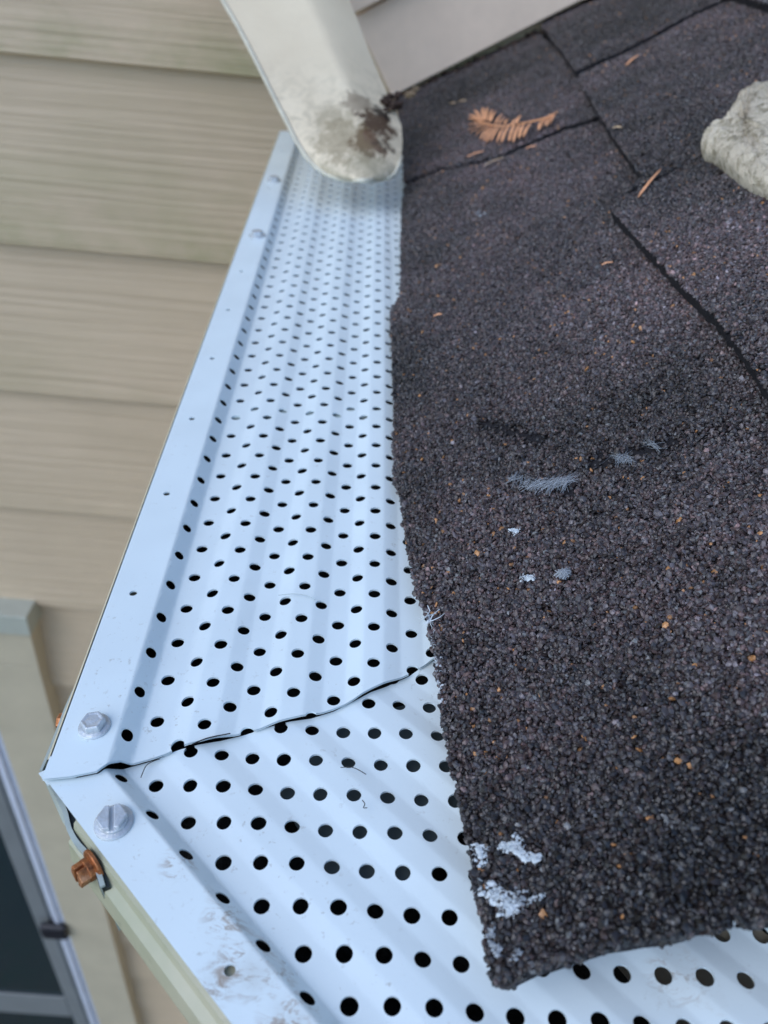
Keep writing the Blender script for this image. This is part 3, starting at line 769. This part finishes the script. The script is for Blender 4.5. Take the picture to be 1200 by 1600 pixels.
# ------------------------------------------------------------------ kick-out flashing at the wall
# rows from the rounded tip to the top; each: left px, right px, depth (y)
krow = [(282, 548, 588, 3.13), (279, 527, 606, 3.14), (272, 508, 617, 3.16), (260, 492, 623, 3.19), (245, 478, 627, 3.23), (222, 464, 629, 3.30), (195, 450, 627, 3.38),
        (160, 432, 612, 3.49), (120, 412, 594, 3.60), (80, 392, 577, 3.72), (40, 371, 562, 3.84), (0, 347, 546, 3.96), (-60, 315, 520, 4.14), (-160, 262, 478, 4.45), (-300, 190, 420, 4.9)]
def at_y(px, py, y): r_ = ray(px, py); return EYE+r_*(y/r_[1])
NJ = 26; rows = []; rows_b = []
for k, (py, xl, xr, y) in enumerate(krow):
    row = []
    for j in range(NJ):
        t = j/(NJ-1); px = xl+(xr-xl)*t
        # left part flat, right part folds back; the tip is dished
        fold = .0 if t < .68 else (t-.68)/.32
        tilt = 25*(.5-t)*0
        w_ = min(1, max(0, (k-3)/5))
        dy = .34*fold**1.3*w_*.5 + (1-w_)*(.07*((2*t-1)**2))
        yy = py-0.22*(px-(xl+xr)/2)*0
        row.append(at_y(px, yy, y+dy))
    rows.append(row)
ko = at_y(560, 282, 3.15)
kick = empty('kickout_flashing', ko)
tag(kick, 'grimy pale kickout flashing with rounded end where wall meets gutter', 'flashing')
m = MB(); m.grid(rows)
vdir = np.array([0, .79, -.61])*.014
m.grid([[p+vdir for p in r_] for r_ in rows][::-1])
edge = [r_[0] for r_ in rows][::-1]+list(rows[0][1:-1])+[r_[-1] for r_ in rows]
m.grid([[p, p+vdir] for p in edge])
obj('flange', m, M['kick'], kick, smooth=True, fix=False)
m = MB(); m.tube([p-vdir*.1 for p in edge[:len(rows)+NJ-2+5]], .0085, 8); obj('rolled_edge', m, M['kickrim'], kick, smooth=True)

# rotten debris wedged between flashing and skirt board
def lump(c, r_, seed, sq=(1, 1, .6)):
    q = np.random.default_rng(seed); m = MB(); n, k = 8, 12; P = []
    for i in range(n+1):
        row = []
        for j in range(k+1):
            a, b = math.pi*i/n, 2*math.pi*(j % k)/k; row.append((a, b))
        P.append(row)
    nz = q.uniform(.7, 1.3, (n+1, k)); nz[0] = nz[0, 0]; nz[-1] = nz[-1, 0]
    m.grid([[np.array(c)+r_*nz[i, j % k]*np.array([math.sin(a)*math.cos(b)*sq[0], math.sin(a)*math.sin(b)*sq[1], math.cos(a)*sq[2]]) for j, (a, b) in enumerate(row)] for i, row in enumerate(P)])
    return m
deb = MB(); q = np.random.default_rng(4)
for px, py, dist, n in ((607, 166, 3.62, 22), (601, 150, 3.7, 12), (616, 162, 3.6, 14)):
    for _ in range(n):
        p = at_y(px+q.normal(0, 5), py+q.normal(0, 7), dist+q.normal(0, .02)-.03); l = lump(p, q.uniform(.006, .018), int(q.integers(1e6))); deb.add(l.v, l.f)
tag(obj('rotten_debris', deb, M['debris'], org=at_y(604, 172, 3.4)), 'dark rotten leaf debris wedged between the kickout flashing and skirt board', 'debris', kind='stuff')
deb = MB()
for _ in range(55):
    t = q.random(); px, py = 622+t*240, 149-t*112
    l = lump(R(px+q.normal(0, 3), py+q.normal(0, 2)+3, .01), q.uniform(.006, .02), int(q.integers(1e6)), (1.3, 1, .5)); deb.add(l.v, l.f)
tag(obj('leaf_litter', deb, M['debris'], org=R(700, 120)), 'thin line of brown litter along the foot of the skirt board', 'litter', kind='stuff')
for k, (px, py, r_) in enumerate(((641, 148, .028), (650, 139, .018))):
    tag(obj('husk', lump(R(px, py, .02), r_, 60+k, (1.2, .8, .6)), M['debris_tan'], org=R(px, py)), ['larger tan husk at the corner where board, roof and flashing meet', 'smaller tan husk just right of the larger one by the skirt board'][k], 'husk')

# ------------------------------------------------------------------ sprig and needles on the roof
def needle_mesh(p0_, p1, wd, arch=.006, th=.0022):
    p0_, p1 = np.array(p0_), np.array(p1); d_ = p1-p0_; L_ = np.linalg.norm(d_); d_ /= L_; s_ = np.cross(RN, d_); m = MB()
    A, B = [], []
    for t, w_ in ((0, .35), (.15, .9), (.5, 1), (.85, .8), (1, .12)):
        c = p0_+d_*L_*t+RN*arch*math.sin(math.pi*t)
        A.append([c-s_*wd*w_*.5, c+RN*th*.8, c+s_*wd*w_*.5, c-RN*th*.3, c-s_*wd*w_*.5])
    m.grid(A); m.add(A[0][:4], [(0, 1, 2, 3)]); m.add(A[-1][:4], [(3, 2, 1, 0)]); return m
hb = .012
spr = empty('conifer_sprig', R(790, 195, hb))
tag(spr, 'dry orange conifer sprig lying on the eave shingle below the wall', 'sprig')
stem = [(750, 190), (760, 193), (770, 196), (785, 197), (800, 195), (815, 193), (830, 190), (848, 186), (862, 180), (870, 176)]
sp3 = [R(x, y, hb+.012+.012*math.sin(i)) for i, (x, y) in enumerate(stem)]
m = MB(); m.tube(dens(sp3, 4), .0045, 6); obj('stem', m, M['needle'], spr, smooth=True)
zz_ = [(320,350,250,250),(338,350,325,228),(355,350,370,225),(385,360,415,245),(400,362,447,262),(440,385,515,288),(475,385,548,322),(530,382,572,342),(600,385,650,335),(640,380,684,300),
       (310,350,200,296),(312,358,192,332),(320,372,193,392),(338,384,190,438),(360,390,208,470),(380,400,255,497),(400,405,300,522),(420,405,332,542),(450,410,358,558),(488,405,400,548),
       (530,400,458,556),(572,395,500,558),(622,390,572,545),(668,387,610,556),(712,380,664,520),(775,375,704,508),(885,348,850,440),(930,332,880,412),(968,316,922,400),(1000,300,955,385)]
nd = [(a/6+700, b/6+130, c/6+700, d_/6+130) for a, b, c, d_ in zz_]
for a in nd:
    h_ = hb+.012
    m = needle_mesh(R(a[0], a[1], h_+q.uniform(0, .01)), R(a[2], a[3], hb+q.uniform(-.002, .016)), q.uniform(.0125, .016)); obj('needle', m, M['needle'], spr)
loose = [((997, 308), (1033, 264), .010, 'long thin orange needle on the upper shingle left of the pale stone', 'needle'),
         ((978, 102), (998, 86), .016, 'short wide orange needle lying across the upper shingle slot near the top edge', 'needle'),
         ((730, 245), (756, 236), .014, 'single orange needle just below the left end of the sprig', 'needle'),
         ((822, 232), (838, 228), .010, 'small brown needle at the edge of the eave shingle slot', 'needle'),
         ((940, 414), (958, 410), .007, 'tiny pale orange needle near the top end of the shingle course line', 'needle'),
         ((678, 494), (691, 491), .010, 'tiny orange needle lying near the notched left shingle edge', 'needle'),
         ((756, 259), (787, 246), .009, 'thin pale needle lying beside the eave shingle slot', 'needle_pale'),
         ((716, 159), (729, 157), .012, 'tiny pale husk-like needle above the left end of the sprig', 'needle_pale'),
         ((703, 162), (712, 161), .012, 'smallest pale fragment above the sprig, nearest the flashing', 'needle_pale'),
         ((957, 200), (972, 199), .012, 'short pale needle fragment on the upper shingle right of the course line', 'needle_pale'),
         ((1032, 249), (1053, 227), .009, 'short black twig on the upper shingle above the long orange needle', 'twig')]
for (a, b, wd, lab, mt) in loose:
    up = h2 if a[0] > 940 and a[1] < 400 else 0
    tag(obj('twig' if mt == 'twig' else 'conifer_needle', needle_mesh(R(*a, hb+up), R(*b, hb+up), wd, .004), M[mt], org=R(*a, hb+up)), lab, 'twig' if mt == 'twig' else 'needle')

# ------------------------------------------------------------------ pale stone
so_px = [(1096, 236), (1100, 226), (1110, 216), (1128, 206), (1138, 196), (1148, 180), (1160, 160), (1172, 148), (1187, 141), (1205, 139), (1235, 150), (1265, 185), (1275, 235), (1262, 285), (1230, 306), (1203, 306), (1180, 297), (1160, 286), (1140, 270), (1126, 258), (1112, 249), (1100, 245)]
base = [R(x, y, h2+.015) for x, y in so_px]; cc = np.mean(base, 0); m = MB(); rings = []
q = np.random.default_rng(9); NR = 26; dens_b = []
for i in range(len(base)):
    for t in np.linspace(0, 1, 6, endpoint=False): dens_b.append(base[i]*(1-t)+base[(i+1) % len(base)]*t)
nb_ = len(dens_b)
for k in range(NR+1):
    t = k/NR; s_ = math.cos(t*math.pi/2)**.55 if k < NR else 0
    hgt = .055*math.sin(t*math.pi/2)**.8
    row = []
    for i, p in enumerate(dens_b):
        d_ = (p-cc); qx, qy = (d_[0]*s_*30), (d_[1]*s_*30)
        wr = .005*math.sin(qx*1.6+2.2*math.sin(qy*1.1))*math.cos(qy*1.9+1.5*math.sin(qx*.8))+.0035*math.sin(qx*5+3*math.sin(qy*3))
        r2 = 1+.006*math.sin(i*.35)+.004*q.normal()
        row.append(cc+d_*s_*(r2 if k < NR else 1)+RN*(hgt+wr*min(1, t*4)+.002*q.normal()*(k > 0)))
    rings.append(row+[row[0]])
low = [[p-RN*.02 for p in rings[0]]]
m.grid(low+rings)
tag(obj('pale_stone', m, M['stone'], org=cc, smooth=True), 'weathered pale grey wrinkled stone lying on the upper shingles at the right edge', 'stone')

# ------------------------------------------------------------------ fibres, droppings, caulk
def tuft(name, px0, px1, n, ln, wd, mat, label, cat, seed, spread=6, rad=.00034, lift=.006):
    q = np.random.default_rng(seed); m = MB()
    for _ in range(n):
        t = q.random(); x = px0[0]+(px1[0]-px0[0])*t+q.normal(0, spread*.6); y = px0[1]+(px1[1]-px0[1])*t+q.normal(0, spread*.5)
        c = R(x, y, lift+q.random()*.006); a = math.radians(wd[0]+q.normal(0, wd[1])); L_ = ln*q.uniform(.4, 1.2)
        dr = RE*math.cos(a)+np.array([0, 1, 0])*math.sin(a); sd = np.cross(RN, dr); cv = q.normal(0, .35)
        pts = [c+dr*L_*(u-.5)+sd*cv*L_*(u-.5)**2*2+RN*.006*math.sin(u*math.pi)*q.random() for u in (0, .35, .7, 1)]
        m.tube(pts, [rad, rad, rad*.8, rad*.3], 3, False)
    return tag(obj(name, m, mat, org=R(*px0)), label, cat, kind=None)
tuft('fibre_tuft', (835, 758), (892, 752), 90, .05, (28, 25), M['fluff_grey'], 'largest wispy grey fibre tuft caught in the bare streak of the shingle', 'fibre tuft', 31, 5)
tuft('fibre_tuft', (800, 748), (830, 752), 40, .035, (60, 40), M['fluff_grey'], 'small dark fibre tuft left of the largest grey tuft', 'fibre tuft', 32, 5)
tuft('fibre_tuft', (962, 716), (985, 716), 40, .04, (100, 30), M['fluff_grey'], 'middle wispy grey tuft in the long dark streak', 'fibre tuft', 33, 4)
tuft('fibre_tuft', (1016, 692), (1026, 700), 22, .035, (110, 18), M['fluff_grey'], 'upright wispy tuft at the right end of the dark streak', 'fibre tuft', 34, 3)
def flake(px_list, h, mat, name, label, cat, seed, size=.009, n=30, th=.003, lift=.011):
    """clump of small crumpled flakes following a polyline in the photograph"""
    q = np.random.default_rng(seed); m = MB(); P = [np.array(p, float) for p in px_list]
    size *= .5; h *= 1.35
    for _ in range(int(n*1.7)):
        i = q.integers(len(P)-1) if len(P) > 1 else 0; t = q.random(); p = P[i]*(1-t)+P[min(i+1, len(P)-1)]*t
        p = p+q.normal(0, h, 2); c = R(*p, lift-.0085+q.random()*.006)
        k = 7; a0 = q.random()*6; s_ = size*q.uniform(.4, 1.3); asx = q.uniform(.4, 1)
        ring = [c+RE*s_*math.cos(a0+6.283*j/k)*q.uniform(.5, 1.2)+np.array([0, 1, 0])*s_*asx*math.sin(a0+6.283*j/k)*q.uniform(.5, 1.2)+RN*q.normal(0, .0015) for j in range(k)]
        m.add(ring+[c+RN*th], [(j, (j+1) % k, k) for j in range(k)])
    for _ in range(n//2):
        i = q.integers(len(P)-1) if len(P) > 1 else 0; t = q.random(); p = P[i]*(1-t)+P[min(i+1, len(P)-1)]*t+q.normal(0, h*1.2, 2)
        c = R(*p, lift+.002); a = q.random()*6.28; dr = RE*math.cos(a)+np.array([0, 1, 0])*math.sin(a); L_ = size*q.uniform(.8, 1.6)
        m.tube([c, c+dr*L_*.5+RN*.003, c+dr*L_], [.0005, .0004, .0002], 3, False)
    return tag(obj(name, m, mat, org=R(*px_list[0])), label, cat)
flake([(783, 1326), (800, 1322), (812, 1330), (820, 1342), (842, 1340)], 2.2, M['fluff'], 'white_residue', 'hooked white fluffy residue near the lower left corner of the foreground shingle', 'residue', 41, .010, 55)
flake([(806, 1305), (812, 1318)], 2, M['fluff'], 'white_residue', 'small white wisp just above the hooked residue', 'residue', 42, .006, 8)
flake([(742, 1326), (752, 1330), (748, 1350)], 3.5, M['fluff'], 'white_residue', 'white residue patch on the left shingle edge beside the hooked residue', 'residue', 43, .009, 24)
flake([(755, 1385), (775, 1395), (790, 1408), (796, 1420)], 5.5, M['fluff'], 'white_residue', 'broad streaky white residue patch below the hooked residue', 'residue', 44, .010, 60)
flake([(810, 1395), (812, 1425)], 3, M['fluff_grey'], 'white_residue', 'narrow greyish residue streak right of the broad patch', 'residue', 45, .007, 16)
flake([(828, 1410), (850, 1400)], 2, M['fluff'], 'white_residue', 'thin slanted white splinter right of the broad patch', 'residue', 46, .006, 10)
flake([(766, 1450), (770, 1475), (780, 1490)], 3, M['fluff_grey'], 'white_residue', 'faint whitish smear low on the left shingle edge above the corner', 'residue', 47, .007, 20)
flake([(806, 1488), (810, 1492)], 3, M['fluff_grey'], 'white_residue', 'tiny grey smear closest to the lower left shingle corner', 'residue', 48, .006, 8)
flake([(798, 830), (812, 829)], 1.6, M['fluff'], 'white_residue', 'small bright white speck cluster below the largest fibre tuft', 'residue', 49, .009, 12)
flake([(815, 904), (836, 902)], 2.0, M['fluff'], 'white_residue', 'small white fluff strip left of the round grey ball', 'residue', 50, .008, 16)
flake([(750, 334), (752, 338)], 2.0, M['fluff_grey'], 'white_residue', 'faint white speck on the shingle far up near the eave slot', 'residue', 51, .012, 5)

tuft('fluff_ball', (878, 896), (883, 896), 150, .018, (0, 180), M['fluff_grey'], 'small round pale grey fluff ball on the foreground shingle', 'fluff', 53, 3.2, .0008, .012)
# caulk flaking along the ragged shingle edge near the seam
flake([(672, 960), (679, 1000), (684, 1030), (687, 1060), (692, 1100)], 2.0, M['caulk'], 'caulk_residue', 'white flaky caulk along the left shingle edge by the guard seam', 'caulk', 54, .008, 60, lift=.004)
tuft('fibre_tuft', (668, 962), (682, 968), 8, .04, (0, 90), M['fluff'], 'curly white fibres sticking out at the shingle edge above the seam', 'fibre tuft', 55, 4, .0009, .008)
# orange stray grit
for k, (px, py) in enumerate(((630, 457), (632, 480))):
    pass

# ------------------------------------------------------------------ marks left lying on the guards: hairs and scratches
def hair(pts, z, label, mat=M['twig'], r_=.0007, name='hair'):
    p3 = dens([G(x, y, z) for x, y in pts], 5); m = MB(); m.tube(p3, r_, 4, False); return tag(obj(name, m, mat, org=p3[0]), label, 'hair')
hair([(435, 930), (445, 929), (460, 928), (480, 931), (492, 937)], .007, 'thin curled grey hair lying on the long guard', M['hanger'])
hair([(250, 1186), (238, 1190), (228, 1197), (222, 1210), (220, 1215)], -.009, 'short broken black hair on the foreground guard near the corner')
hair([(532, 1199), (550, 1199), (562, 1204), (572, 1210)], -.001, 'fine hair between holes in the middle of the foreground guard')
hair([(300, 1163), (325, 1153), (360, 1146)], .004, 'dark crack-like hair beside the seam', r_=.0012)
hair([(566, 1250), (570, 1256), (568, 1262), (574, 1262)], -.001, 'tiny curled hair above a hole in the foreground guard')
